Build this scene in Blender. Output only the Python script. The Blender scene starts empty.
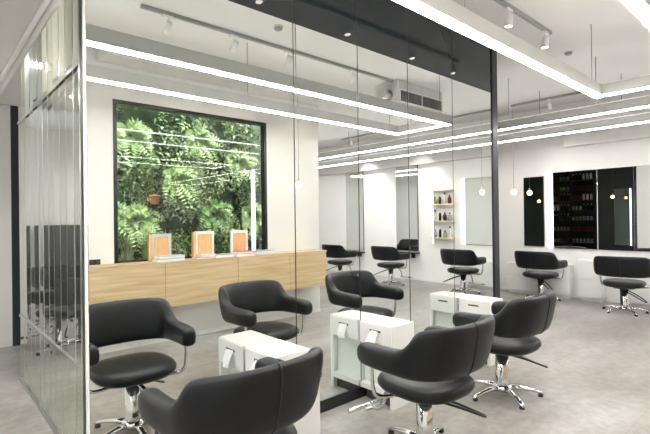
import bpy, bmesh, math, random
from mathutils import Vector, Matrix
random.seed(7)
PI = math.pi
C = bpy.context.scene.collection
sc = bpy.context.scene

# ------------------------------------------------------------------ materials
def mat(name, col, rough=.5, metal=0., emit=None, es=0., var=.0, vscale=6., bump=0., bscale=60., spec=.5, coat=0., stretch=None):
    m = bpy.data.materials.new(name); m.use_nodes = True
    nt = m.node_tree; b = nt.nodes['Principled BSDF']
    b.inputs['Base Color'].default_value = (*col, 1)
    b.inputs['Roughness'].default_value = rough
    b.inputs['Metallic'].default_value = metal
    b.inputs['Specular IOR Level'].default_value = spec
    if coat:
        b.inputs['Coat Weight'].default_value = coat; b.inputs['Coat Roughness'].default_value = .1
    if emit:
        b.inputs['Emission Color'].default_value = (*emit, 1); b.inputs['Emission Strength'].default_value = es
    tc = nt.nodes.new('ShaderNodeTexCoord'); src = tc.outputs['Object']
    if stretch:
        mp = nt.nodes.new('ShaderNodeMapping'); mp.inputs['Scale'].default_value = stretch
        nt.links.new(src, mp.inputs['Vector']); src = mp.outputs['Vector']
    if var:
        n = nt.nodes.new('ShaderNodeTexNoise'); n.inputs['Scale'].default_value = vscale; n.inputs['Detail'].default_value = 6
        nt.links.new(src, n.inputs['Vector'])
        r = nt.nodes.new('ShaderNodeValToRGB')
        lo = [max(0, c*(1-var)) for c in col]; hi = [min(1, c*(1+var)) for c in col]
        r.color_ramp.elements[0].color = (*lo, 1); r.color_ramp.elements[1].color = (*hi, 1)
        r.color_ramp.elements[0].position = .3; r.color_ramp.elements[1].position = .7
        nt.links.new(n.outputs['Fac'], r.inputs['Fac']); nt.links.new(r.outputs['Color'], b.inputs['Base Color'])
    if bump:
        n2 = nt.nodes.new('ShaderNodeTexNoise'); n2.inputs['Scale'].default_value = bscale; n2.inputs['Detail'].default_value = 3
        nt.links.new(src, n2.inputs['Vector'])
        bp = nt.nodes.new('ShaderNodeBump'); bp.inputs['Strength'].default_value = bump; bp.inputs['Distance'].default_value = .004
        nt.links.new(n2.outputs['Fac'], bp.inputs['Height']); nt.links.new(bp.outputs['Normal'], b.inputs['Normal'])
    return m

def mirror_mat(name, col, rough=.0):
    m = bpy.data.materials.new(name); m.use_nodes = True; nt = m.node_tree
    nt.nodes.remove(nt.nodes['Principled BSDF'])
    g = nt.nodes.new('ShaderNodeBsdfGlossy'); g.inputs['Color'].default_value = (*col, 1); g.inputs['Roughness'].default_value = rough
    nt.links.new(g.outputs[0], nt.nodes['Material Output'].inputs['Surface'])
    return m

def milky_mirror(name):
    m = bpy.data.materials.new(name); m.use_nodes = True; nt = m.node_tree
    b = nt.nodes['Principled BSDF']; b.inputs['Base Color'].default_value = (.72, .74, .68, 1); b.inputs['Roughness'].default_value = .5
    g = nt.nodes.new('ShaderNodeBsdfGlossy'); g.inputs['Color'].default_value = (.84, .86, .80, 1); g.inputs['Roughness'].default_value = .015
    x = nt.nodes.new('ShaderNodeMixShader'); x.inputs[0].default_value = .955  # milky share of pale diffuse, mixed in to lift the dark reflections
    nt.links.new(b.outputs[0], x.inputs[1]); nt.links.new(g.outputs[0], x.inputs[2]); nt.links.new(x.outputs[0], nt.nodes['Material Output'].inputs['Surface'])
    return m

def glass_mat():
    m = bpy.data.materials.new('window_glass'); m.use_nodes = True; nt = m.node_tree
    nt.nodes.remove(nt.nodes['Principled BSDF'])
    t = nt.nodes.new('ShaderNodeBsdfTransparent'); t.inputs['Color'].default_value = (.95, .98, .96, 1)
    g = nt.nodes.new('ShaderNodeBsdfGlossy'); g.inputs['Roughness'].default_value = 0
    f = nt.nodes.new('ShaderNodeFresnel'); f.inputs['IOR'].default_value = 1.5
    x = nt.nodes.new('ShaderNodeMixShader')
    nt.links.new(f.outputs[0], x.inputs[0]); nt.links.new(t.outputs[0], x.inputs[1]); nt.links.new(g.outputs[0], x.inputs[2])
    nt.links.new(x.outputs[0], nt.nodes['Material Output'].inputs['Surface'])
    return m

def floor_mat():
    m = bpy.data.materials.new('polished_concrete'); m.use_nodes = True; nt = m.node_tree; b = nt.nodes['Principled BSDF']
    N = nt.nodes.new; L = nt.links.new
    tc = N('ShaderNodeTexCoord')
    mp = N('ShaderNodeMapping'); mp.inputs['Scale'].default_value = (.7, 1.5, 1); L(tc.outputs['Object'], mp.inputs['Vector'])
    n1 = N('ShaderNodeTexNoise'); n1.inputs['Scale'].default_value = .9; n1.inputs['Detail'].default_value = 8; n1.inputs['Roughness'].default_value = .65
    L(mp.outputs[0], n1.inputs['Vector'])
    r1 = N('ShaderNodeValToRGB'); e = r1.color_ramp.elements
    e[0].position = .3; e[0].color = (.185, .165, .14, 1); e[1].position = .7; e[1].color = (.46, .46, .445, 1)
    e2 = r1.color_ramp.elements.new(.5); e2.color = (.315, .30, .275, 1)
    L(n1.outputs['Fac'], r1.inputs['Fac'])
    n2 = N('ShaderNodeTexNoise'); n2.inputs['Scale'].default_value = 14; n2.inputs['Detail'].default_value = 8; L(tc.outputs['Object'], n2.inputs['Vector'])
    r2 = N('ShaderNodeValToRGB'); r2.color_ramp.elements[0].position = .3; r2.color_ramp.elements[0].color = (.72, .72, .72, 1); r2.color_ramp.elements[1].position = .65
    L(n2.outputs['Fac'], r2.inputs['Fac'])
    mx = N('ShaderNodeMix'); mx.data_type = 'RGBA'; mx.blend_type = 'MULTIPLY'; mx.inputs[0].default_value = .8
    L(r1.outputs[0], mx.inputs[6]); L(r2.outputs[0], mx.inputs[7])
    br = N('ShaderNodeTexBrick'); br.inputs['Scale'].default_value = 1; br.inputs['Mortar Size'].default_value = .004
    br.inputs['Brick Width'].default_value = 1.8; br.inputs['Row Height'].default_value = .9; br.inputs['Mortar Smooth'].default_value = .5
    br.inputs['Color1'].default_value = (1, 1, 1, 1); br.inputs['Color2'].default_value = (.9, .9, .9, 1); br.inputs['Mortar'].default_value = (.84, .83, .82, 1)
    L(tc.outputs['Object'], br.inputs['Vector'])
    m2 = N('ShaderNodeMix'); m2.data_type = 'RGBA'; m2.blend_type = 'MULTIPLY'; m2.inputs[0].default_value = 1
    L(mx.outputs[2], m2.inputs[6]); L(br.outputs['Color'], m2.inputs[7]); L(m2.outputs[2], b.inputs['Base Color'])
    r3 = N('ShaderNodeMapRange'); r3.inputs['To Min'].default_value = .22; r3.inputs['To Max'].default_value = .5
    L(n1.outputs['Fac'], r3.inputs['Value']); L(r3.outputs[0], b.inputs['Roughness'])
    return m

def wood_mat():
    m = bpy.data.materials.new('oak_veneer'); m.use_nodes = True; nt = m.node_tree; b = nt.nodes['Principled BSDF']
    N = nt.nodes.new; L = nt.links.new
    tc = N('ShaderNodeTexCoord'); mp = N('ShaderNodeMapping'); mp.inputs['Scale'].default_value = (1.2, 18, 22); L(tc.outputs['Object'], mp.inputs['Vector'])
    n = N('ShaderNodeTexNoise'); n.inputs['Scale'].default_value = 1.6; n.inputs['Detail'].default_value = 7; L(mp.outputs[0], n.inputs['Vector'])
    r = N('ShaderNodeValToRGB'); e = r.color_ramp.elements
    e[0].position = .3; e[0].color = (.47, .33, .175, 1); e[1].position = .7; e[1].color = (.64, .49, .30, 1)
    L(n.outputs['Fac'], r.inputs['Fac']); L(r.outputs[0], b.inputs['Base Color']); b.inputs['Roughness'].default_value = .45
    return m

M = {}
M['wall'] = mat('white_plaster', (.80, .79, .775), .7, var=.015, vscale=2)
M['ceil'] = mat('ceiling_paint', (.74, .73, .71), .8, var=.02, vscale=1.5)
M['floor'] = floor_mat()
M['oak'] = wood_mat()
M['dark'] = mat('charcoal_panel', (.035, .04, .043), .22, var=.1, vscale=2)
M['charcoal'] = mat('charcoal_paint', (.085, .10, .10), .5, var=.08, vscale=2)
M['darkglass'] = mat('smoked_glass', (.024, .031, .037), .04, spec=.5, var=.05, vscale=1)
M['black'] = mat('black_metal', (.012, .013, .015), .35, var=.1)
M['leather'] = mat('black_leather', (.007, .0078, .0098), .40, var=.25, vscale=9, bump=.25, bscale=160, spec=.32)
M['piping'] = mat('black_piping', (.004, .004, .005), .5, var=.1)
M['chrome'] = mat('chrome', (.78, .78, .78), .13, metal=1, var=.03)
M['steel'] = mat('brushed_steel', (.6, .6, .59), .28, metal=1, var=.05)
M['rubber'] = mat('rubber', (.02, .02, .02), .7, var=.1)
M['lacquer'] = mat('white_lacquer', (.83, .83, .815), .25, var=.01)
M['niche'] = mat('pale_green_glass', (.80, .84, .79), .15, var=.02)
M['paper'] = mat('white_paper', (.9, .9, .88), .8, var=.03)
M['slot'] = mat('shadow_slot', (.06, .06, .055), .6, var=.1)
M['mirror'] = mirror_mat('silver_mirror', (.87, .90, .885))
M['mirror2'] = milky_mirror('strip_mirror')
M['mirrord'] = mirror_mat('tinted_mirror', (.30, .34, .33))
M['glass'] = glass_mat()
M['strip'] = mat('led_diffuser', (1, 1, 1), .5, emit=(1, .98, .95), es=42, var=.001)
M['ceiling_fill'] = mat('ceiling_fill_glow', (1, 1, 1), .5, emit=(1, .97, .93), es=5.2, var=.001)  # glow added on the unseen lamp tops to brighten the ceiling
M['lampbody'] = mat('lamp_housing', (.66, .655, .64), .5, var=.02)
M['rail'] = mat('grey_rail', (.32, .32, .32), .5, var=.05)
M['white'] = mat('white_enamel', (.80, .79, .77), .4, var=.02)
M['warm'] = mat('warm_bulb', (1, .8, .6), .5, emit=(1, .70, .40), es=4.5, var=.001)
M['spotlit'] = mat('spot_lens', (1, .95, .85), .5, emit=(1, .90, .76), es=14, var=.001)
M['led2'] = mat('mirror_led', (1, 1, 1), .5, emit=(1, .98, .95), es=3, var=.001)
M['wire'] = mat('steel_wire', (.25, .25, .25), .4, metal=.6, var=.05)
M['shelfwood'] = mat('pine_shelf', (.72, .60, .42), .5, var=.12, stretch=(3, 20, 20))
M['cork'] = mat('orange_wood', (.62, .36, .17), .55, var=.15, vscale=12, stretch=(8, 8, 1))
M['greybook'] = mat('grey_cover', (.48, .48, .49), .4, var=.05)
M['redbook'] = mat('red_cover', (.65, .05, .06), .4, var=.05)
M['whitebook'] = mat('white_cover', (.82, .80, .78), .4, var=.05)
M['acryl'] = mat('grey_acrylic', (.50, .51, .50), .15, var=.05)
M['frost'] = mat('white_frame', (.78, .77, .70), .4, var=.03)
for i, c in enumerate([(.06, .11, .04), (.125, .22, .065), (.22, .32, .10), (.32, .40, .17), (.46, .50, .34)]):
    M['leaf%d' % i] = mat('leaf_green_%d' % i, c, .5, var=.35, vscale=5)
M['soil'] = mat('dark_soil', (.05, .075, .04), .9, var=.4)
M['terra'] = mat('terracotta', (.55, .2, .07), .7, var=.1)
M['b_dark'] = mat('bottle_black', (.02, .02, .025), .25, var=.1)
M['b_white'] = mat('bottle_white', (.7, .69, .66), .3, var=.03)
M['b_amber'] = mat('bottle_amber', (.28, .12, .04), .2, var=.1)
M['b_pink'] = mat('bottle_wine', (.10, .015, .025), .3, var=.1)
M['b_grey'] = mat('bottle_grey', (.30, .31, .33), .3, var=.1)
M['b_green'] = mat('bottle_green', (.2, .3, .06), .3, var=.1)

# ------------------------------------------------------------------ mesh helpers
def nb(): return bmesh.new()
def box(bm, x0, x1, y0, y1, z0, z1, bev=0.):
    r = bmesh.ops.create_cube(bm, size=1.)
    vs = r['verts']
    bmesh.ops.scale(bm, vec=(x1-x0, y1-y0, z1-z0), verts=vs)
    bmesh.ops.translate(bm, vec=((x0+x1)/2, (y0+y1)/2, (z0+z1)/2), verts=vs)
    if bev:
        es = list({e for v in vs for e in v.link_edges})
        bmesh.ops.bevel(bm, geom=es, offset=bev, segments=2, profile=.5, affect='EDGES')
    return bm
def bx(*a, bev=0.): return box(nb(), *a, bev=bev)
def tube(bm, pts, r, seg=8, cap=True, rs=None):
    P = [Vector(p) for p in pts]; rings = []
    up = None
    for i, p in enumerate(P):
        t = (P[min(i+1, len(P)-1)] - P[max(i-1, 0)]).normalized()
        if up is None:
            up = t.orthogonal().normalized()
        else:
            up = (up - t*up.dot(t))
            up = up.normalized() if up.length > 1e-6 else t.orthogonal().normalized()
        s = t.cross(up)
        rr = rs[i] if rs else r
        rings.append([bm.verts.new(p + (up*math.cos(2*PI*k/seg) + s*math.sin(2*PI*k/seg))*rr) for k in range(seg)])
    for a, b in zip(rings, rings[1:]):
        for k in range(seg):
            f = bm.faces.new((a[k], a[(k+1) % seg], b[(k+1) % seg], b[k])); f.smooth = True
    if cap:
        bm.faces.new(rings[0][::-1]); bm.faces.new(rings[-1])
    return bm
def lathe(bm, prof, seg=24, c=(0, 0, 0), sx=1., sy=1., pw=2.):
    rings = []
    for r, z in prof:
        ring = []
        for k in range(seg):
            a = 2*PI*k/seg; ca, sa = math.cos(a), math.sin(a)
            q = (abs(ca)**pw + abs(sa)**pw)**(-1/pw)
            ring.append(bm.verts.new((c[0]+r*q*ca*sx, c[1]+r*q*sa*sy, c[2]+z)))
        rings.append(ring)
    for a, b in zip(rings, rings[1:]):
        for k in range(seg):
            f = bm.faces.new((a[k], a[(k+1) % seg], b[(k+1) % seg], b[k])); f.smooth = True
    bm.faces.new(rings[0][::-1]); bm.faces.new(rings[-1])
    return bm
def smoothpath(pts, n=6):
    P = [Vector(p) for p in pts]; out = []
    for i in range(len(P)-1):
        p0, p1, p2, p3 = P[max(i-1, 0)], P[i], P[i+1], P[min(i+2, len(P)-1)]
        for k in range(n):
            t = k/n
            out.append(.5*((2*p1)+(p2-p0)*t+(2*p0-5*p1+4*p2-p3)*t*t+(3*p1-p0-3*p2+p3)*t**3))
    out.append(P[-1]); return out
def obj(name, bm, m, parent=None, loc=(0, 0, 0), rotz=0, smooth=False):
    me = bpy.data.meshes.new(name)
    bmesh.ops.recalc_face_normals(bm, faces=bm.faces)
    bm.to_mesh(me); bm.free()
    for k in (m if isinstance(m, (list, tuple)) else [m]): me.materials.append(k)
    if smooth:
        for p in me.polygons: p.use_smooth = True
    o = bpy.data.objects.new(name, me); C.objects.link(o)
    o.location = loc; o.rotation_euler = (0, 0, rotz); o.parent = parent
    return o
def thing(name, label, cat, loc=(0, 0, 0), rotz=0, group=None):
    o = bpy.data.objects.new(name, None); C.objects.link(o); o.empty_display_size = .1
    o.location = loc; o.rotation_euler = (0, 0, rotz); o['label'] = label; o['category'] = cat
    if group: o['group'] = group
    return o
def tag(o, label, cat, group=None, kind=None):
    o['label'] = label; o['category'] = cat
    if group: o['group'] = group
    if kind: o['kind'] = kind
    return o
def struct(name, bm, m, parent=None):
    o = obj(name, bm, m, parent)
    if parent is None: o['kind'] = 'structure'
    return o
def dup(root, loc, rotz=None, label=None, group=None, skip=()):
    r = root.copy(); C.objects.link(r); r.location = loc
    if rotz is not None: r.rotation_euler = (0, 0, rotz)
    if label: r['label'] = label
    if group: r['group'] = group
    for ch in list(root.children):
        if ch.name.split('.')[0] in skip: continue
        c = ch.copy(); C.objects.link(c); c.parent = r
        for g in list(ch.children):
            d = g.copy(); C.objects.link(d); d.parent = c
    return r

# ------------------------------------------------------------------ layout constants (metres; camera stands at x=0, y=0)
D = 2.5            # face of the mirror wall
WY = -.24          # inner face of the window wall
XW = 8.4           # right wall
CZ = 3.36          # ceiling
MT = 2.79          # top of the mirrors
BX0, BX1, BY1 = .635, 4.88, 2.86

# ------------------------------------------------------------------ room shell
struct('floor', bx(-4, 8.6, -5.7, 11, -.1, 0), M['floor'])
bm = nb()
box(bm, -4, 8.6, WY-.1, 11, CZ, CZ+.1); box(bm, 4.45, 8.6, -5.7, WY-.1, CZ, CZ+.1)
struct('ceiling', bm, M['ceil'])
bm = nb()
wx0, wx1, wz0, wz1 = 1.597, 3.622, .955, 2.76
box(bm, -4, wx0, WY-.1, WY, 0, CZ); box(bm, wx1, 4.58, WY-.1, WY, 0, CZ)
box(bm, wx0, wx1, WY-.1, WY, 0, wz0); box(bm, wx0, wx1, WY-.1, WY, wz1, CZ)
struct('wall_window', bm, M['wall'])
struct('wall_courtyard', bx(4.45, 4.58, -5.7, WY-.1, 0, CZ), M['wall'])
struct('wall_right', bx(XW, 8.6, -5.7, 11, 0, CZ), M['wall'])
struct('wall_end', bx(4.58, XW, -5.7, -5.5, 0, CZ), M['wall'])
struct('wall_left', bx(-4.1, -4, WY-.1, 11, 0, CZ), M['wall'])
struct('wall_back', bx(.96, XW, 7.2, 7.35, 0, CZ), M['charcoal'])
struct('wall_far', bx(-4, .96, 10.9, 11, 0, CZ), M['wall'])
struct('wall_passage', bx(.40, .80, 6.3, 6.42, 0, CZ), M['wall'])
struct('baseboard_window', bx(-4, 4.58, WY, WY+.012, 0, .05), M['white'])
struct('baseboard_right', bx(XW-.012, XW, -5.5, 7.2, 0, .06), M['white'])
struct('wall_view_block', bx(.93, .96, 6.4205, 7.2, 0, CZ), M['charcoal'])  # unseen wall added to keep the lit passage out of the narrow mirror
# dark end column by the passage
struct('trim_1', bx(.80, .96, 6.26, 6.42, 0, 2.76), M['dark'])
struct('trim_2', bx(.40, .96, 6.24, 6.44, 2.76, CZ), M['ceil'])
# soffit over the left passage, with moulding
struct('ceiling_soffit', bx(-1.2, .495, 2.3, 5.0, 2.5, CZ), M['ceil'])
bm = nb()
for dx, dz, r in ((.510, 2.505, .020), (.470, 2.488, .014), (.512, 2.56, .012)):
    tube(bm, [(dx, 2.3, dz), (dx, 5.0, dz)], r, 10)
struct('trim_3', bm, M['white'])
# upper soffit on the right wall
struct('trim_4', bx(XW-.10, XW, -5.5, 3.05, 2.60, 2.95), M['ceil'])
# soffit above the window
struct('trim_5', bx(1.45, 4.58, WY, .10, 3.14, CZ), M['ceil'])

# window with living wall behind
w1 = struct('window_1', bx(wx0, wx1, WY-.05, WY-.042, wz0, wz1), M['glass'])
bm = nb(); f = .04
box(bm, wx0, wx0+f, WY-.08, WY+.006, wz0, wz1); box(bm, wx1-f, wx1, WY-.08, WY+.006, wz0, wz1)
box(bm, wx0+f, wx1-f, WY-.08, WY+.006, wz1-f, wz1); box(bm, wx0+f, wx1-f, WY-.08, WY-.001, wz0, wz0+.02)
obj('window_frame', bm, M['black'], w1)

# block that carries the mirrors
bm = nb()
pl = [(BX0+.004, D+.012), (BX1-.005, D+.012), (BX1-.005, BY1), (.722, BY1)]
lo_ = [bm.verts.new((x, y, 0)) for x, y in pl]; hi_ = [bm.verts.new((x, y, CZ-.001)) for x, y in pl]
bm.faces.new(lo_[::-1]); bm.faces.new(hi_)
for i in range(4): bm.faces.new((lo_[i], lo_[(i+1) % 4], hi_[(i+1) % 4], hi_[i]))
struct('wall_center', bm, M['dark'])
struct('trim_8', bx(BX0-.012, BX0, D-.006, D+.012, 0, CZ-.001), M['white'])
struct('baseboard_mirror', bx(BX0, BX1, D-.006, D+.012, 0, .085), M['black'])
seams = [.635, 1.964, 2.610, 3.250, 3.965, 4.75]
ml = ['widest wall mirror panel, reflecting most of the garden window',
      'wall mirror panel between the nearest and the middle white units',
      'wall mirror panel rising directly behind the middle white unit',
      'wall mirror panel between the middle and the farthest white units, reflecting tall mirrors',
      'wall mirror panel behind the farthest white unit, beside the dark end post']
for i in range(5):
    o = obj('full_height_mirror', bx(seams[i]+.004, seams[i+1]-.004, D, D+.01, .087, MT), M['mirror'])
    tag(o, ml[i], 'mirror', 'floor to ceiling mirrors on the dividing wall')
bm = nb()
for s in seams[1:-1]: box(bm, s-.0038, s+.0038, D-.001, D+.011, .087, CZ-.002)
struct('trim_6', bm, M['black'])
tl = ['smoked dark glass panel above the widest mirror', 'smoked dark glass panel above the second mirror from left', 'smoked dark glass panel above the third mirror',
      'smoked dark glass panel above the fourth mirror', 'smoked dark glass panel above the fifth mirror beside the end post']
for i in range(5):
    o = obj('dark_glass_panel', bx(seams[i]+.004, seams[i+1]-.004, D, D+.01, MT+.003, CZ-.002), M['darkglass'])
    tag(o, tl[i], 'glass panel', 'dark glass panels above the mirrors')
bm = nb(); box(bm, 4.752, 4.80, D-.012, D+.011, 0, CZ-.002); box(bm, 4.80, BX1, D-.004, D+.011, 0, CZ-.002)
struct('trim_7', bm, M['black'])
struct('trim_9', bx(BX1-.004, BX1+.006, D+.012, BY1, 0, CZ-.001), M['wall'])

# ------------------------------------------------------------------ slatted mirror screen on the left
scr = thing('mirror_screen', 'tall screen of vertical mirror strips at the left end of the dividing wall', 'screen', (.70, 2.765, 0))
n = 12; wid = (4.88-2.78)/n
for k in range(n):
    bm = nb(); box(bm, -.004, .004, -wid/2+.007, wid/2-.007, .02, CZ-.01)
    o = obj('mirror_strip', bm, M['mirror2'], scr, (-.012, .03+wid*(k+.5), 0), math.radians((-1.2, .9, -.3, 1.4, -.8, .4)[k % 6]))
bm = nb()
for k in range(n+1): box(bm, -.016, -.004, .03+wid*k-.006, .03+wid*k+.006, .02, CZ-.01)
obj('joint_strip', bm, M['steel'], scr)
for z in (.585, 2.31): obj('rail', bx(-.026, -.016, 0, 2.13, z-.011, z+.011), M['chrome'], scr)
obj('bottom_rail', bx(-.03, 0, .02, 2.14, 0, .02), M['steel'], scr)
obj('edge_post', bx(-.03, .004, -.012, .02, 0, CZ-.002), M['steel'], scr)
# dark wall behind the screen and its room-side face
struct('wall_divider', bx(.705, .93, BY1+.002, 4.85, 0, CZ-.002), M['charcoal'])

# ------------------------------------------------------------------ salon chair
def band_bm():
    half = [(0, -.285, .535, .835, .078, .20), (.06, -.284, .535, .835, .078, .20), (.12, -.278, .535, .835, .078, .2), (.175, -.264, .535, .834, .08, .2),
            (.222, -.242, .536, .832, .082, .2), (.258, -.214, .537, .826, .084, .19), (.284, -.182, .538, .802, .088, .16), (.301, -.145, .54, .735, .092, .12),
            (.308, -.10, .542, .698, .096, .07), (.314, -.03, .544, .687, .099, .04), (.318, .04, .545, .684, .101, .03), (.317, .11, .546, .682, .102, .02),
            (.312, .17, .548, .680, .100, .02), (.306, .205, .555, .672, .094, .02), (.303, .225, .568, .658, .078, .02), (.301, .234, .590, .636, .045, .02)]
    st = [(-a[0],)+a[1:] for a in half[:0:-1]] + half
    # refine with catmull-rom
    pts = []
    for i in range(len(st)-1):
        p0, p1, p2, p3 = st[max(i-1, 0)], st[i], st[i+1], st[min(i+2, len(st)-1)]
        for k in range(3):
            t = k/3
            pts.append([.5*(2*b+(c-a)*t+(2*a-5*b+4*c-d)*t*t+(3*b-a-3*c+d)*t**3) for a, b, c, d in zip(p0, p1, p2, p3)])
    pts.append(list(st[-1]))
    bm = nb(); rings = []; S = 20
    for i, (x, y, zb, zt, th, tl_) in enumerate(pts):
        a, b = pts[max(i-1, 0)], pts[min(i+1, len(pts)-1)]
        t = Vector((b[0]-a[0], b[1]-a[1], 0)).normalized(); nrm = Vector((t.y, -t.x, 0))
        if nrm.dot(Vector((x, y-.05, 0))) < 0: nrm = -nrm
        h = (zt-zb)/2; zc = (zt+zb)/2; ring = []
        pw = 3.2
        for k in range(S):
            an = 2*PI*k/S; ca, sa = math.cos(an), math.sin(an)
            u = math.copysign(abs(ca)**(2/2.6), ca)*th/2; v = math.copysign(abs(sa)**(2/pw), sa)*h
            z = zc+v
            ring.append(bm.verts.new(Vector((x, y, z)) + nrm*(u + (z-zb)*tl_)))
        rings.append(ring)
    for a, b in zip(rings, rings[1:]):
        for k in range(S):
            f = bm.faces.new((a[k], a[(k+1) % S], b[(k+1) % S], b[k])); f.smooth = True
    for ring, fl in ((rings[0], 1), (rings[-1], 0)):
        bm.faces.new(ring[::-1] if fl else ring).smooth = True
    # outer-surface seam line positions
    def seam(idx):
        r = rings[idx]; return [r[k % S].co.copy() for k in range(-5, 6)]
    mid = len(pts)//2
    return bm, seam(mid)

def make_chair(label):
    t = thing('salon_chair', label, 'chair', group='black salon styling chairs')
    bm, s1 = band_bm()
    back = obj('backrest', bm, M['leather'], t)
    obj('seam_piping', tube(nb(), s1, .005, 6), M['piping'], back)
    prof = [(.06, .372), (.19, .372), (.225, .378), (.25, .392), (.264, .412), (.266, .430), (.258, .447), (.24, .460), (.20, .468), (.12, .472), (.04, .473)]
    obj('seat', lathe(nb(), prof, 40, (0, -.005, 0), 1.0, 1.0, 2.7), M['leather'], t, smooth=True)
    obj('under_plate', lathe(nb(), [(.06, .345), (.14, .35), (.16, .36), (.16, .373)], 24), M['black'], t)
    for sx in (-1, 1):
        p = smoothpath([(sx*.314, .135, .575), (sx*.316, .135, .50), (sx*.312, .13, .42), (sx*.295, .12, .375), (sx*.24, .10, .360), (sx*.12, .06, .358)], 5)
        obj('arm_support', tube(nb(), p, .0115, 10), M['chrome'], t)
    col = obj('column', lathe(nb(), [(.056, .055), (.058, .10), (.056, .12), (.054, .13), (.054, .350)], 24), M['chrome'], t)
    obj('hub', lathe(nb(), [(.03, .03), (.075, .04), (.08, .06), (.07, .08), (.052, .09)], 24), M['chrome'], t)
    for k in range(5):
        a = math.radians(18+72*k); ca, sa = math.cos(a), math.sin(a)
        bm = nb()
        secs = [(.05, .062, .030, .022), (.14, .060, .025, .018), (.22, .050, .021, .014), (.285, .034, .019, .011), (.305, .026, .014, .007)]
        rings = []
        for r, z, hw, hh in secs:
            c = Vector((ca*r, sa*r, z)); s = Vector((-sa, ca, 0))
            rings.append([bm.verts.new(c + s*hw*math.cos(q) + Vector((0, 0, hh*math.sin(q)))) for q in [2*PI*j/10 for j in range(10)]])
        for A, B in zip(rings, rings[1:]):
            for j in range(10): bm.faces.new((A[j], A[(j+1) % 10], B[(j+1) % 10], B[j])).smooth = True
        bm.faces.new(rings[0][::-1]); bm.faces.new(rings[-1])
        leg = obj('leg', bm, M['chrome'], t)
        obj('glide', lathe(nb(), [(.018, 0), (.02, .004), (.018, .022), (.01, .026)], 12, (ca*.283, sa*.283, 0)), M['rubber'], leg)
    # footrest
    p = smoothpath([(0, .10, .345), (0, .24, .335), (0, .32, .26), (0, .36, .16), (0, .42, .125), (0, .51, .12)], 5)
    fr = obj('footrest', tube(nb(), p, .014, 10), M['chrome'], t)
    obj('foot_bar', tube(nb(), [(-.17, .51, .12), (.17, .51, .12)], .016, 10), M['chrome'], fr)
    obj('foot_pad', tube(nb(), [(-.07, .455, .122), (.07, .455, .122)], .012, 10), M['steel'], fr)
    # pump lever, a narrow loop
    p = smoothpath([(.05, -.02, .325), (.17, -.10, .275), (.275, -.185, .215), (.285, -.22, .208), (.26, -.235, .213), (.13, -.16, .275), (.01, -.07, .325)], 4)
    obj('pump_lever', tube(nb(), p, .008, 8), M['black'], t)
    return t

def face(a): return math.radians(a-90)
c0 = make_chair('nearest black salon chair in front of the first white unit, back to viewer')
c0.location = (1.075, 1.845, 0); c0.rotation_euler = (0, 0, face(91))
chairs = [((2.29, 1.66), 87, 'middle black salon chair beside the middle white unit, with chrome footrest showing'),
          ((3.46, 1.76), 91, 'third black salon chair in the row along the mirror wall, chrome star base visible'),
          ((7.66, 2.02), 8, 'black salon chair facing the big dark-reflecting wall mirror, its back to the viewer'),
          ((7.88, 3.30), -3, 'black salon chair farthest back, in front of the narrow mirror and white drawers'),
          ((7.56, .42), -2, 'black salon chair at the right wall beside the wooden shelves, seen in the mirror'),
          ((7.44, -1.22), 2, 'black salon chair facing the tall mirror of the far wall, seen in the mirror'),
          ((7.18, -2.5), 2, 'black salon chair at the farthest tall mirror, seen in the mirror past the oak cabinet'),
          ((.10, 5.7), 60, 'black salon chair in the left passage, seen only in the mirror strips'),
          ((-.10, 7.2), 110, 'second black salon chair deep in the left passage, seen only in the mirror strips')]
for (x, y), a, lab in chairs:
    dup(c0, (x, y, 0), face(a), lab, skip=('footrest',) if 7.5 < x and y > 1.5 else ())

# ------------------------------------------------------------------ white units against the mirror
def make_unit(label, towel_label, x0, towel=True):
    W, Y0, WL = .262, .33, .335       # local: x 0..W, y 0 (mirror) .. -Y0
    t = thing('styling_unit', label, 'cabinet', (x0, D-.0065, 0), group='white units standing against the mirror')
    bm = nb(); box(bm, .004, W, -Y0, 0, .44, .612, .003)
    obj('drawer_case', bm, M['lacquer'], t)
    dr = obj('drawer_front', bx(-.006, .0035, -Y0+.004, -.004,   .446, .606, bev=.002), M['lacquer'], t)
    obj('handle_slot', bx(-.0075, -.0055, -Y0/2-.055, -Y0/2+.055, .548, .563), M['slot'], dr)
    obj('end_panel', box(bx(.0, W, -Y0, -Y0+.03, .391, .4395), .0, WL, -Y0, -Y0+.03, .0, .3905), M['lacquer'], t)
    obj('back_panel', box(bx(.05, W, -Y0+.0305, 0, .391, .4395), .05, WL, -Y0+.0305, 0, .13, .3905), M['niche'], t)
    obj('base_panel', bx(-.004, WL, -Y0+.0305, 0, .09, .13, bev=.002), M['lacquer'], t)
    obj('plinth', bx(.04, WL-.04, -Y0+.031, -.03, 0, .089), M['slot'], t)
    if towel:
        bm = nb(); rows = 9; cols = 5; g = []
        for i in range(rows):
            s = i/(rows-1); row = []
            for j in range(cols):
                v = (j/(cols-1)-.5)
                y = -Y0/2 + v*(.075+.02*s) + .018*s
                x = -.010 - .045*math.sin(s*1.5) - .006*math.sin(v*9+s*3)
                z = .558 - .105*s + .006*v
                row.append(bm.verts.new((x, y, z)))
            g.append(row)
        for i in range(rows-1):
            for j in range(cols-1): bm.faces.new((g[i][j], g[i][j+1], g[i+1][j+1], g[i+1][j])).smooth = True
        o = obj('paper_towel', bm, M['paper'], None, (x0, D-.0065, 0)); tag(o, towel_label, 'towel', 'paper towels hanging from drawer slots')
    return t
make_unit('white low unit nearest the viewer, right beside the nearest salon chair', 'white paper towel hanging from the drawer slot of the nearest white unit', 1.545)
make_unit('white low unit in the middle, behind the arm of the middle salon chair', 'white paper towel hanging from the drawer slot of the middle white unit', 2.595)
make_unit('white low unit farthest right along the mirror, partly behind the third chair', '', 4.02, False)

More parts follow.
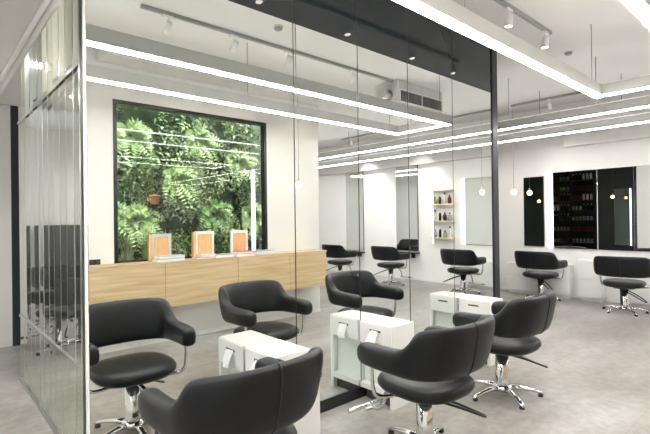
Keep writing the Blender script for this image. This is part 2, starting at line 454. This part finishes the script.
# ------------------------------------------------------------------ oak cabinet under the window
cab = thing('oak_cabinet', 'long wall-hung oak cabinet below the garden window, seen in the mirror', 'cabinet', (0, WY, 0))
obj('carcass', bx(.93, 4.45, .001, .285, .45, .935), M['oak'], cab)
obj('cabinet_top', bx(.92, 4.46, .001, .305, .9355, .955), M['oak'], cab)
ds = [.93, 2.04, 2.97, 3.78, 4.45]
for a, b in zip(ds, ds[1:]): obj('door', bx(a+.003, b-.003, .2855, .303, .452, .932, bev=.0015), M['oak'], cab)

# display boards and magazines on the cabinet top
ZT = .956
def board(x, w, h, frame, panel, label, tilt=-.10, side=None):
    t = thing('display_board', label, 'display stand', (x, WY+.07, ZT), group='display boards on the oak cabinet')
    bm = nb(); fw = .03
    box(bm, -w/2, -w/2+fw, 0, .03, 0, h); box(bm, w/2-fw, w/2, 0, .03, 0, h); box(bm, -w/2+fw, w/2-fw, 0, .03, h-fw*1.2, h); box(bm, -w/2+fw, w/2-fw, 0, .03, 0, fw)
    obj('frame', bm, frame, t)
    obj('panel', bx(-w/2+fw, w/2-fw, .002, .024, fw, h-fw*1.2), panel, t)
    if side: obj('side_face', bx(-w/2-.035, -w/2-.001, 0, .05, 0, h*.98), side, t)
    t.rotation_euler = (0, 0, 0)
    return t
board(2.085, .23, .31, M['acryl'], M['cork'], 'left display board with grey frame and orange wood panel on the oak cabinet', side=M['cork'])
board(2.625, .25, .325, M['frost'], M['cork'], 'middle display board with cream frame and orange panel beside the red magazine', side=M['cork'])
board(3.115, .25, .325, M['frost'], M['cork'], 'right display board with cream frame near the window edge')
def book(x, y, z, w, d, h, m, rz, label, grp):
    t = thing('magazine', label, 'magazine', (x, y, z), rz, grp)
    obj('cover', bx(-w/2, w/2, -d/2, d/2, 0, h*.12), m, t); obj('cover', bx(-w/2, w/2, -d/2, d/2, h*.88, h), m, t)
    obj('pages', bx(-w/2+.003, w/2-.003, -d/2+.003, d/2-.003, h*.12+.0002, h*.88-.0002), M['paper'], t)
by = WY+.21
gl = 'magazines on the oak cabinet'
book(2.12, by, ZT, .32, .16, .035, M['greybook'], .03, 'grey magazine at the bottom of the left pile', gl)
book(2.13, by, ZT+.0355, .30, .16, .03, M['greybook'], -.04, 'grey magazine on top of the left pile', gl)
book(2.55, by+.005, ZT, .24, .15, .022, M['redbook'], .06, 'red magazine lying before the middle display board', gl)
book(2.80, by, ZT, .26, .16, .04, M['greybook'], .0, 'grey magazine lying right of the red one', gl)
book(2.58, by, ZT+.0225, .20, .14, .03, M['whitebook'], -.05, 'white magazine on top of the red one', gl)
book(3.10, by, ZT, .27, .16, .03, M['whitebook'], .02, 'white magazine at the bottom of the right pile', gl)
book(3.10, by, ZT+.0305, .24, .15, .03, M['redbook'], -.03, 'thin red magazine on top of the right pile', gl)
book(3.40, by, ZT, .28, .16, .055, M['greybook'], .0, 'thick grey magazine at the right end of the cabinet pile', gl)
so = thing('wall_socket', 'small black double socket on the white wall above the oak cabinet', 'socket', (1.40, WY, .985))
obj('cover_plate', bx(-.055, .055, .0005, .012, -.028, .028, bev=.003), M['black'], so)
for sx in (-.026, .026): obj('outlet', lathe(nb(), [(.017, .0), (.017, .003)], 16, (sx, .0, 0)), M['slot'], so).rotation_euler = (0, 0, 0)
for ch in so.children:
    if ch.name.startswith('outlet'):
        ch.rotation_euler = (-PI/2, 0, 0); ch.location = (0, .012, 0)

# ------------------------------------------------------------------ living wall behind the window
struct('wall_garden', bx(-.2, 4.45, -2.0, -1.9, 0, 4.2), M['soil'])
struct('ground', bx(-.2, 4.45, -1.9, WY-.1, -.1, .3), M['soil'])
LM = [M['leaf%d' % i] for i in range(5)]
def leaf(bm, p, d, up, L, W, mi, bend=.25):
    d = d.normalized(); s = d.cross(up)
    if s.length < 1e-4: s = d.orthogonal()
    s.normalize(); nrm = s.cross(d)
    a = bm.verts.new(p); m1 = p+d*L*.45-nrm*L*.03; t = bm.verts.new(p+d*L-nrm*L*bend)
    c = bm.verts.new(m1); l = bm.verts.new(m1+s*W/2+nrm*W*.15); r = bm.verts.new(m1-s*W/2+nrm*W*.15)
    for f in ((a, l, c), (a, c, r), (c, l, t), (c, t, r)):
        F = bm.faces.new(f); F.material_index = mi
bm = nb()
cl = []
for k in range(230):
    cl.append((random.uniform(1.0, 4.4), random.uniform(.4, 3.9), random.uniform(.13, .30), random.choice([0, 1, 1, 2, 2, 3, 3, 4, 4]), random.uniform(.035, .09), random.uniform(-1.75, -1.35)))
for (cx, cz, cr, mi, ls, cy) in cl:
    for j in range(int(75*(.075/ls))):
        a = random.uniform(0, 2*PI); rr = cr*math.sqrt(random.random())
        p = Vector((cx+math.cos(a)*rr, cy+random.uniform(0, .25)*(1-rr/cr*.6), cz+math.sin(a)*rr))
        if p.x > 4.36: continue
        d = Vector((random.uniform(-1, 1), random.uniform(.1, 1), random.uniform(-1, .5)))
        m = min(4, max(0, mi+random.choice([-1, 0, 0, 0, 1])))
        leaf(bm, p, d, Vector((random.uniform(-.4, .4), .6, 1)), ls*random.uniform(.7, 1.3), ls*random.uniform(.4, .7), m)
o = obj('ivy_foliage', bm, LM); tag(o, 'dense mixed green foliage of the living wall outside the window', 'plants', kind='stuff')
def fern_bm(n, L, mi, seed):
    rnd = random.Random(seed); bm = nb()
    for k in range(n):
        a = 2*PI*k/n+rnd.uniform(-.2, .2); el = rnd.uniform(.2, .9)
        d = Vector((math.cos(a), .55+.3*rnd.random(), math.sin(a)*.8+.35)).normalized()
        ll = L*rnd.uniform(.7, 1.1); prev = Vector((0, 0, 0)); N = 11
        for i in range(N):
            s = (i+1)/N
            p = d*ll*s + Vector((0, 0, -.55*ll*s*s))
            t = (p-prev).normalized(); sd = t.cross(Vector((0, 1, .4))).normalized()
            w = ll*.30*math.sin(PI*min(1, s*.85+.1))
            for q in (-1, 1): leaf(bm, p, (sd*q+t*.5), Vector((0, 1, .5)), w, w*.35, min(4, mi+rnd.choice([0, 0, 1])), .1)
            prev = p
    return bm
fl = [((1.75, -1.2, 1.55), .42, 2, 'broad fern at the left edge of the living wall'), ((2.15, -1.2, 1.45), .40, 2, 'light green fern left of centre on the living wall'), ((2.7, -1.15, 2.0), .40, 2, 'fern just right of the orange pot on the living wall'),
      ((3.3, -1.2, 1.5), .42, 1, 'dark fern right of centre on the living wall'), ((3.7, -1.15, 2.3), .4, 3, 'yellow green fern high on the right of the living wall'), ((3.05, -1.2, 2.6), .4, 2, 'fern high at the centre of the living wall'),
      ((2.1, -1.2, 2.55), .4, 2, 'fern high on the left of the living wall'), ((3.95, -1.2, 1.5), .4, 3, 'bright fern low on the right of the living wall')]
for i, (p, L, mi, lab) in enumerate(fl):
    o = obj('fern', fern_bm(13, L, mi, i), LM, None, p); tag(o, lab, 'fern', 'ferns on the living wall')
def grass_bm(seed, n=60, H=.42):
    rnd = random.Random(seed); bm = nb()
    for k in range(n):
        a = rnd.uniform(0, 2*PI); r = rnd.uniform(0, .06); b = Vector((math.cos(a)*r, math.sin(a)*r, 0))
        out = Vector((math.cos(a), math.sin(a), 0))*rnd.uniform(.03, .17); h = H*rnd.uniform(.6, 1.1); pv = None; w = .008
        mi = rnd.choice([2, 3, 3, 4])
        for i in range(6):
            s = i/5; p = b+out*s*s+Vector((0, 0, h*(s-.25*s*s*s))); ww = w*(1-s*.9); sd = Vector((-math.sin(a), math.cos(a), 0))
            cur = (bm.verts.new(p+sd*ww), bm.verts.new(p-sd*ww))
            if pv: bm.faces.new((pv[0], pv[1], cur[1], cur[0])).material_index = mi
            pv = cur
    return bm
gx = [('grass tuft at the far left behind the window sill', 1.78), ('grass tuft second from left behind the window sill', 2.0), ('grass tuft left of the left display board', 2.24), ('grass tuft behind the left display board', 2.48)]
for i, (lab, x) in enumerate(gx):
    o = obj('grass_tuft', grass_bm(i, 70, .62), LM, None, (x, -1.02, .80)); tag(o, lab, 'grass plant', 'grass tufts behind the window')
    o2 = obj('planter_box', lathe(nb(), [(.07, 0), (.09, .02), (.10, .50), (.085, .501), (.085, .48)], 16, (x, -1.02, .30)), M['terra']); tag(o2, lab.replace('grass tuft', 'clay planter holding the grass tuft'), 'planter')
pt = obj('clay_pot', lathe(nb(), [(.04, 0), (.055, .01), (.07, .10), (.075, .10), (.075, .12), (.06, .12), (.06, .1)], 16, (2.37, -1.06, 1.64)), M['terra']); tag(pt, 'small orange clay pot hung among the leaves of the living wall', 'pot')
o = obj('garden_post', bx(3.66, 3.705, -.70, -.66, .3, 2.14, bev=.005), M['led2']); tag(o, 'slim white post with an added glow, standing outside the right part of the window', 'post')  # post stands in shade; glow put into its material keeps it bright

# ------------------------------------------------------------------ linear ring lamps
ZL = 2.646
def ring_lamp(label, x0, x1, y0, y1, wires):
    t = thing('ring_lamp', label, 'ceiling lamp', (0, 0, ZL))
    w, h = .05, .115
    def bar(ax0, ax1, ay0, ay1):
        b = nb(); box(b, ax0, ax1, ay0, ay1, .006, h, .002); o = obj('housing', b, M['lampbody'], t)
        if ax1-ax0 > ay1-ay0:
            b = bx(ax0+.02, ax1-.02, ay0+.014, ay1-.020, -.003, .0055)
        else: b = bx(ax0+.026, ax1-.026, ay0+.02, ay1-.02, -.003, .0055)
        obj('diffuser', b, M['strip'], o)
        obj('ceiling_fill', bx(ax0+.016, ax1-.016, ay0+.016, ay1-.016, h+.0003, h+.004), M['ceiling_fill'], o)  # added strip on the housing top, out of sight, lights the ceiling
    bar(x0-w, x1+w, y0-w, y0+w); bar(x0-w, x1+w, y1-w, y1+w)
    bar(x0-w, x0+w, y0+w+.0005, y1-w-.0005); bar(x1-w, x1+w, y0+w+.0005, y1-w-.0005)
    for x, y in wires: obj('suspension_wire', tube(nb(), [(x, y, h), (x, y, CZ-ZL-.001)], .004, 6), M['wire'], t)
ring_lamp('long rectangular lamp with bright white tubes hanging nearest, parallel to the mirror wall', -2.4, 5.27, .75, 1.60, [(x, y) for x in (-2, .2, 2.7, 5.1) for y in (.75, 1.60)])
ring_lamp('second rectangular lamp with white tubes hanging before the right wall', 6.19, 7.21, -4.4, 4.6, [(x, y) for y in (-4.2, -2.2, .3, 1.9, 3.0) for x in (6.19, 7.21)])

ring_lamp('third rectangular lamp over the left passage, seen only in the mirror strips', -2.9, -1.7, 3.0, 10.0, [(-2.9, 4), (-1.7, 4), (-2.9, 9), (-1.7, 9)])
sb = thing('storage_cabinet', 'tall black storage cabinet at the end of the left passage, seen in the mirror strips', 'cabinet', (-.9, 10.6, 0))
obj('carcass', bx(-.5, .5, -.2, .28, 0, 1.35), M['black'], sb)
for k in range(2): obj('door', bx(-.495+k*.497, -.003+k*.497, -.222, -.2005,   .05, 1.33, bev=.003), M['dark'], sb)
for k in range(2): obj('handle', bx(-.06+k*.1, -.045+k*.1, -.24, -.2225, .9, 1.2), M['steel'], sb)
# ------------------------------------------------------------------ tracks and spotlights
def rail(name, a, b, label):
    v = Vector(b)-Vector(a)
    bm = nb()
    if abs(v.x) > abs(v.y): box(bm, a[0], b[0], a[1]-.018, a[1]+.018, CZ-.035, CZ-.0005, .003)
    else: box(bm, a[0]-.018, a[0]+.018, a[1], b[1], CZ-.035, CZ-.0005, .003)
    tag(obj(name, bm, M['rail']), label, 'track')
rail('track_rail', (1.3, 1.95), (4.98, 1.95), 'grey ceiling track between the mirror wall and the nearest lamp')
rail('track_rail', (1.5, .90), (4.98, .90), 'grey ceiling track on the window side of the nearest lamp')
rail('track_rail', (7.72, -3.0), (7.72, 3.7), 'grey ceiling track along the right wall')
def make_spot(loc, label, tiltdir, lit=True, col=(1, .86, .68), power=0, grp='spotlights on ceiling tracks'):
    t = thing('spotlight', label, 'spotlight', (loc[0], loc[1], CZ-.0355), group=grp)
    obj('adapter', bx(-.05, .05, -.017, .017, -.022, 0, bev=.003), M['white'], t)
    obj('stem', tube(nb(), [(0, 0, -.022), (0, 0, -.06)], .008, 8), M['white'], t)
    b = nb(); lathe(b, [(.024, .055), (.034, .045), (.036, -.055), (.033, -.06), (.030, -.05)], 20)
    R = Matrix.Translation((0, 0, -.105)) @ Matrix.Rotation(tiltdir[1], 4, (math.cos(tiltdir[0]), math.sin(tiltdir[0]), 0))
    b.transform(R); hd = obj('lamp_head', b, M['white'], t)
    b = nb(); lathe(b, [(.029, -.056), (.029, -.052)], 20); b.transform(R)
    obj('lens', b, M['spotlit'] if lit else M['steel'], hd)
    if power:
        L = bpy.data.lights.new('spot_lamp', 'SPOT'); L.energy = power; L.color = col; L.spot_size = math.radians(75); L.spot_blend = .6; L.shadow_soft_size = .03
        lo = bpy.data.objects.new('spot_lamp', L); C.objects.link(lo); lo.parent = t
        lo.matrix_local = R @ Matrix.Translation((0, 0, -.065))
    return t
for x, nm in ((2.05, 'first'), (3.05, 'second'), (4.05, 'third'), (4.85, 'last')):
    make_spot((x, 1.95), 'white cylinder spotlight, %s along the track in front of the dark glass' % nm, (0, .12), True, power=18)
for x, nm in ((1.75, 'leftmost'), (2.45, 'second'), (3.15, 'third'), (4.2, 'last')):
    make_spot((x, .90), 'white spotlight aimed at the window wall, %s on the window-side track' % nm, (0, -.75), False, power=22)
for y, nm, pw in ((3.05, 'farthest', 14), (1.2, 'middle', 14), (-1.0, 'hindmost', 70), (-2.6, 'last, seen in the mirror', 110)):
    make_spot((7.72, y), 'white spotlight on the right wall track, %s of its row' % nm, (PI/2, -.35), True, col=(1, .96, .92), power=pw)
# smoke detectors and small ceiling fittings
def ceiling_disc(x, y, label, r=.055):
    t = thing('smoke_detector', label, 'smoke detector', (x, y, CZ))
    obj('base', lathe(nb(), [(r, -.012), (r, -.0005)], 20), M['white'], t); obj('sensor', lathe(nb(), [(r*.45, -.04), (r*.7, -.03), (r*.75, -.0125)], 20), M['rail'], t)
ceiling_disc(2.72, 1.30, 'small round detector on the ceiling, seen in the mirror under the dark glass')
ceiling_disc(5.75, 2.05, 'small round detector on the ceiling near the lamp corner')
# air conditioner slot grille
ac = thing('air_conditioner', 'ceiling air conditioner with a long slotted grille, seen in the mirror', 'air conditioner', (0, 0, 0))
obj('casing', bx(5.02, 6.10, .55, .98, 3.03, CZ-.001, bev=.006), M['lampbody'], ac)
bm = nb(); box(bm, 5.04, 6.08, .981, .995, 3.045, 3.06); box(bm, 5.04, 6.08, .981, .995, 3.215, 3.23); box(bm, 5.04, 5.055, .981, .995, 3.06, 3.215); box(bm, 6.065, 6.08, .981, .995, 3.06, 3.215); box(bm, 5.555, 5.565, .981, .995, 3.06, 3.215)
obj('grille_frame', bm, M['white'], ac)
bm = nb()
for k in range(34): box(bm, 5.065+k*.0297, 5.072+k*.0297, .982, .99, 3.061, 3.214)
obj('grille', bm, M['rail'], ac); obj('grille_back', bx(5.056, 6.064, .9805, .9815, 3.061, 3.214), M['slot'], ac)
fm = obj('fan_motor', tube(nb(), [(4.86, .80, 3.17), (5.015, .80, 3.17)], .075, 18), M['steel'], ac)

# ------------------------------------------------------------------ pendants
def pendant(x, y, z, label):
    t = thing('pendant_lamp', label, 'pendant lamp', (x, y, z), group='small globe pendants')
    prof = [(.004, .048)] + [(.048*math.sin(a), .048*math.cos(a)) for a in [PI*i/10 for i in range(1, 10)]] + [(.004, -.048)]
    obj('globe', lathe(nb(), prof, 20), M['warm'], t, smooth=True)
    obj('cap', lathe(nb(), [(.016, .046), (.016, .08), (.006, .10)], 14), M['cork'], t)
    obj('cord', tube(nb(), [(0, 0, .10), (0, 0, CZ-z-.001)], .003, 6), M['wire'], t)
pendant(4.0, 0.0, 1.90, 'small glowing globe pendant before the white wall beside the window')
pendant(8.05, 3.83, 1.86, 'small glowing globe pendant right of the dark end post by the right wall')
pendant(1.6, 4.25, 1.95, 'small glowing globe pendant before the charcoal wall, seen in the right mirror')
pendant(2.0, 6.2, 1.88, 'small glowing globe pendant at the back, seen in the narrow right mirror')
pendant(8.05, .55, 1.88, 'small glowing globe pendant by the wooden wall shelves, seen in the mirror')

# ------------------------------------------------------------------ right wall stations
def wall_mirror(y0, y1, z0, z1, label, led=None, name='wall_mirror', m='mirror'):
    t = thing('wall_mirror_panel', label, 'mirror', (XW, 0, 0))
    obj('mirror_glass', bx(-.026, -.02, y0+.004, y1-.004, z0+.004, z1-.004), M[m], t)
    obj('frame', bx(-.0195, -.0005, y0, y1, z0, z1), M['black'], t)
    if led:
        for s in led: obj('light_strip', bx(-.03, -.0005, min(s), max(s), z0, z1), M['led2'], t)
    return t
wall_mirror(2.063, 3.28, .85, 2.18, 'big wall mirror reflecting the dark product shelves', led=[(3.283, 3.36)])
wall_mirror(.86, 2.055, .85, 2.18, 'bright wall mirror at the right edge of the picture')
wall_mirror(-.02, .80, .85, 2.20, 'wall mirror by the wooden shelves, seen in the dividing wall mirror', led=[(-.09, -.025)])
wall_mirror(3.44, 3.80, .87, 2.13, 'narrow tall mirror with dark reflection left of the big mirror', led=None)
wall_mirror(-1.82, -1.20, .66, 2.62, 'tall frameless mirror above the far salon chair, seen in the mirror')
wall_mirror(-3.5, -2.88, .60, 2.70, 'farthest tall mirror on the right wall, seen in the mirror')
for y, lab in ((-1.51, 'black ledge under the nearer tall mirror'), (-3.19, 'black ledge under the farthest tall mirror')):
    t = thing('mirror_ledge', lab, 'ledge', (XW, y, .60 if y > -2 else .54))
    obj('board', bx(-.16, -.0005, -.34, .34, 0, .03, bev=.003), M['black'], t)
    for s in (-.2, .2): obj('bracket', bx(-.12, -.0005, s-.012, s+.012, -.10, -.0005), M['black'], t)
def low_cabinet(y0, y1, h, label, drawers=2, name='drawer_cabinet'):
    t = thing(name, label, 'cabinet', (XW, 0, 0), group='white low cabinets along the right wall')
    obj('carcass', bx(-.22, -.0135, y0, y1, .06, h, bev=.003), M['lacquer'], t)
    obj('plinth', bx(-.19, -.0135, y0+.02, y1-.02, 0, .0595), M['white'], t)
    for k in range(drawers):
        z0 = .07+(h-.08)*k/drawers; z1 = .07+(h-.08)*(k+1)/drawers-.006
        d = obj('drawer', bx(-.235, -.2205, y0+.004, y1-.004, z0, z1, bev=.002), M['lacquer'], t)
        if y1-y0 > .6: obj('handle', bx(-.240, -.2352, (y0+y1)/2-.12, (y0+y1)/2+.12, z1-.03, z1-.022), M['rail'], d)
low_cabinet(2.95, 4.05, .56, 'white drawer cabinet behind the farthest back salon chair')
low_cabinet(2.47, 2.82, .68, 'narrow white pedestal standing between the two right-hand chairs', 2, 'pedestal')
low_cabinet(1.05, 2.10, .56, 'white drawer cabinet under the big mirror, behind the right-hand chair')
low_cabinet(-.10, .80, .56, 'white drawer cabinet under the mirror by the wooden shelves')
# wooden shelves
ws = thing('wall_shelf', 'pale wooden wall shelf unit with four boards, seen in the mirror', 'shelf', (XW, 0, 0))
zs = [.985, 1.34, 1.70, 2.0]
for z in zs: obj('board', bx(-.15, -.0005, -.78, -.26, z-.022, z), M['shelfwood'], ws)
obj('upright', bx(-.04, -.0005, -.792, -.7805, .80, 2.02), M['white'], ws)
obj('light_strip', bx(-.05, -.0405, -.790, -.782, .85, 2.0), M['led2'], ws)
def bottle(h, r, m):
    bm = lathe(nb(), [(r*.9, 0), (r, .005), (r, h*.68), (r*.8, h*.74), (r*.4, h*.78), (r*.4, h*.82)], 12)
    t = thing('bottle', 'x', 'bottle'); obj('body', bm, M[m], t)
    obj('cap', lathe(nb(), [(r*.45, h*.8205), (r*.45, h)], 12), M['b_dark'] if m != 'b_dark' else M['b_white'], t)
    return t
protos = {}
def put_bottle(kind, loc, label, group):
    h, r, m = kind
    if kind not in protos:
        protos[kind] = o = bottle(h, r, m); o.location = loc; o['label'] = label; o['group'] = group
    else: dup(protos[kind], loc, None, label, group)
K = [(.20, .03, 'b_dark'), (.17, .035, 'b_grey'), (.24, .035, 'b_white'), (.18, .04, 'b_pink'), (.15, .04, 'b_green'), (.22, .028, 'b_dark')]
colname = {'b_grey': 'grey', 'b_dark': 'black', 'b_amber': 'amber', 'b_white': 'white', 'b_pink': 'wine red', 'b_green': 'green'}
rnd = random.Random(3)
for z, nm in zip(zs[:3], ('lowest', 'second lowest', 'third')):
    used = set()
    for k in range(4):
        kd = rnd.choice([q for q in K if (q[2], nm) not in used]); used.add((kd[2], nm))
        put_bottle(kd, (XW-.08, -.70+k*.12, z+.0003), '%s bottle on the %s board of the wooden wall shelf' % (colname[kd[2]], nm), 'bottles on the wooden wall shelf')

# ------------------------------------------------------------------ black product shelving (seen in the right-hand mirror)
ps = thing('product_shelving', 'tall black product shelving full of bottles, seen in the big right mirror', 'shelf', (.935, 4.87, 0))
obj('back_panel', bx(0, .02, 0, 1.38, 0, 2.9), M['black'], ps)
for y in (0, .68, 1.36): obj('upright', bx(.0205, .30, y, y+.02, 0, 2.9), M['black'], ps)
lv = [.08, .55, .92, 1.26, 1.58, 1.90, 2.22, 2.54]
for z in lv:
    for y in (.0205, .7005): obj('shelf_board', bx(.0205, .30, y, y+.659, z-.02, z), M['black'], ps)
names = ['bottom', 'second', 'third', 'fourth', 'fifth', 'sixth', 'seventh', 'top']
for z, nm in zip(lv[1:], names[1:]):
    for half, y in (('left', .0205), ('right', .7005)):
        kd = rnd.choice(K); 
        for k in range(6):
            if k % 3 == 0: kd = rnd.choice(K)
            put_bottle(kd, (1.14, 4.87+y+.07+k*.105, z+.0003), '%s bottle on the %s tier, %s bay of the black product shelving' % (colname[kd[2]], nm, half), 'bottles on the black product shelving, %s tier' % nm)
# tall dark mirrors on the charcoal wall
for a, b, lab in ((3.45, 3.92, 'tall dark mirror on the charcoal wall nearer the dividing wall, seen in the big mirror'), (4.02, 4.40, 'tall dark mirror on the charcoal wall nearer the product shelving, seen in the big mirror')):
    t = thing('tall_mirror', lab, 'mirror', (.93, 0, 0))
    obj('mirror_glass', bx(.0185, .022, a+.004, b-.004, .5, 2.2), M['mirrord'], t); obj('frame', bx(.0005, .018, a, b, .496, 2.204), M['black'], t)
o = obj('wall_light', bx(.9305, .95, 3.955, 3.985, .5, 2.2), M['led2']); tag(o, 'slim vertical light between two dark mirrors on the charcoal wall', 'wall lamp')
# downlight in the soffit over the passage
dl = thing('downlight', 'round lit downlight in the soffit over the left passage', 'ceiling lamp', (.30, 4.3, 2.5))
obj('ring', lathe(nb(), [(.075, -.012), (.075, -.0005)], 20), M['white'], dl); obj('lens', lathe(nb(), [(.055, -.016), (.055, -.0125)], 20), M['strip'], dl)

L = bpy.data.lights.new('passage_fill', 'SPOT'); L.energy = 90; L.color = (1, .97, .94); L.spot_size = math.radians(150); L.spot_blend = .8; L.shadow_soft_size = .05  # wide spot added to brighten the passage wall and floor
lo = bpy.data.objects.new('passage_fill', L); C.objects.link(lo); lo.parent = dl; lo.location = (0, 0, -.03)
wl = thing('wall_spotlight', 'small bright spotlight beside the soffit, reflected as a glow in the mirror strips', 'spotlight', (.4955, 4.45, 2.74))
obj('bracket', bx(.0005, .03, -.02, .02, -.03, .03, bev=.003), M['white'], wl)
obj('lamp_head', tube(nb(), [(.0305, 0, 0), (.075, 0, 0)], .035, 16), M['white'], wl)
obj('lens', tube(nb(), [(.0755, 0, 0), (.078, 0, 0)], .03, 16), M['spotlit'], wl)
L = bpy.data.lights.new('wall_spot', 'POINT'); L.energy = 14; L.color = (1, .96, .9); L.shadow_soft_size = .02
lo = bpy.data.objects.new('wall_spot', L); C.objects.link(lo); lo.parent = wl; lo.location = (.105, 0, 0)
# ------------------------------------------------------------------ light
w = bpy.data.worlds.new('World'); sc.world = w; w.use_nodes = True
bg = w.node_tree.nodes['Background']; bg.inputs['Color'].default_value = (.85, .93, 1, 1); bg.inputs['Strength'].default_value = 4.0
S = bpy.data.lights.new('sun', 'SUN'); S.energy = 8; S.angle = .05; S.color = (1, .96, .88)
so_ = bpy.data.objects.new('sun', S); C.objects.link(so_); so_.rotation_euler = (math.radians(-13), math.radians(6), 0)
S.use_shadow = True

# ------------------------------------------------------------------ camera
cam = bpy.data.cameras.new('camera'); cam.sensor_width = 36; cam.lens = 453.53*36/650; cam.clip_start = .02
co = bpy.data.objects.new('camera', cam); C.objects.link(co)
yaw, pitch, roll = math.radians(48.077), math.radians(.181), math.radians(-.708)
fw = Vector((math.cos(yaw)*math.cos(pitch), math.sin(yaw)*math.cos(pitch), math.sin(pitch)))
r = Vector((math.sin(yaw), -math.cos(yaw), 0)); u = r.cross(fw)
r2 = r*math.cos(roll)+u*math.sin(roll); u2 = -r*math.sin(roll)+u*math.cos(roll)
m = Matrix((r2, u2, -fw)).transposed().to_4x4(); m.translation = (0, 0, 1.42)
co.matrix_world = m
sc.camera = co
sc.view_settings.view_transform = 'Standard'
sc.view_settings.exposure = 0.2
sc.cycles.max_bounces = 14; sc.cycles.glossy_bounces = 8; sc.cycles.diffuse_bounces = 5; sc.cycles.transparent_max_bounces = 12
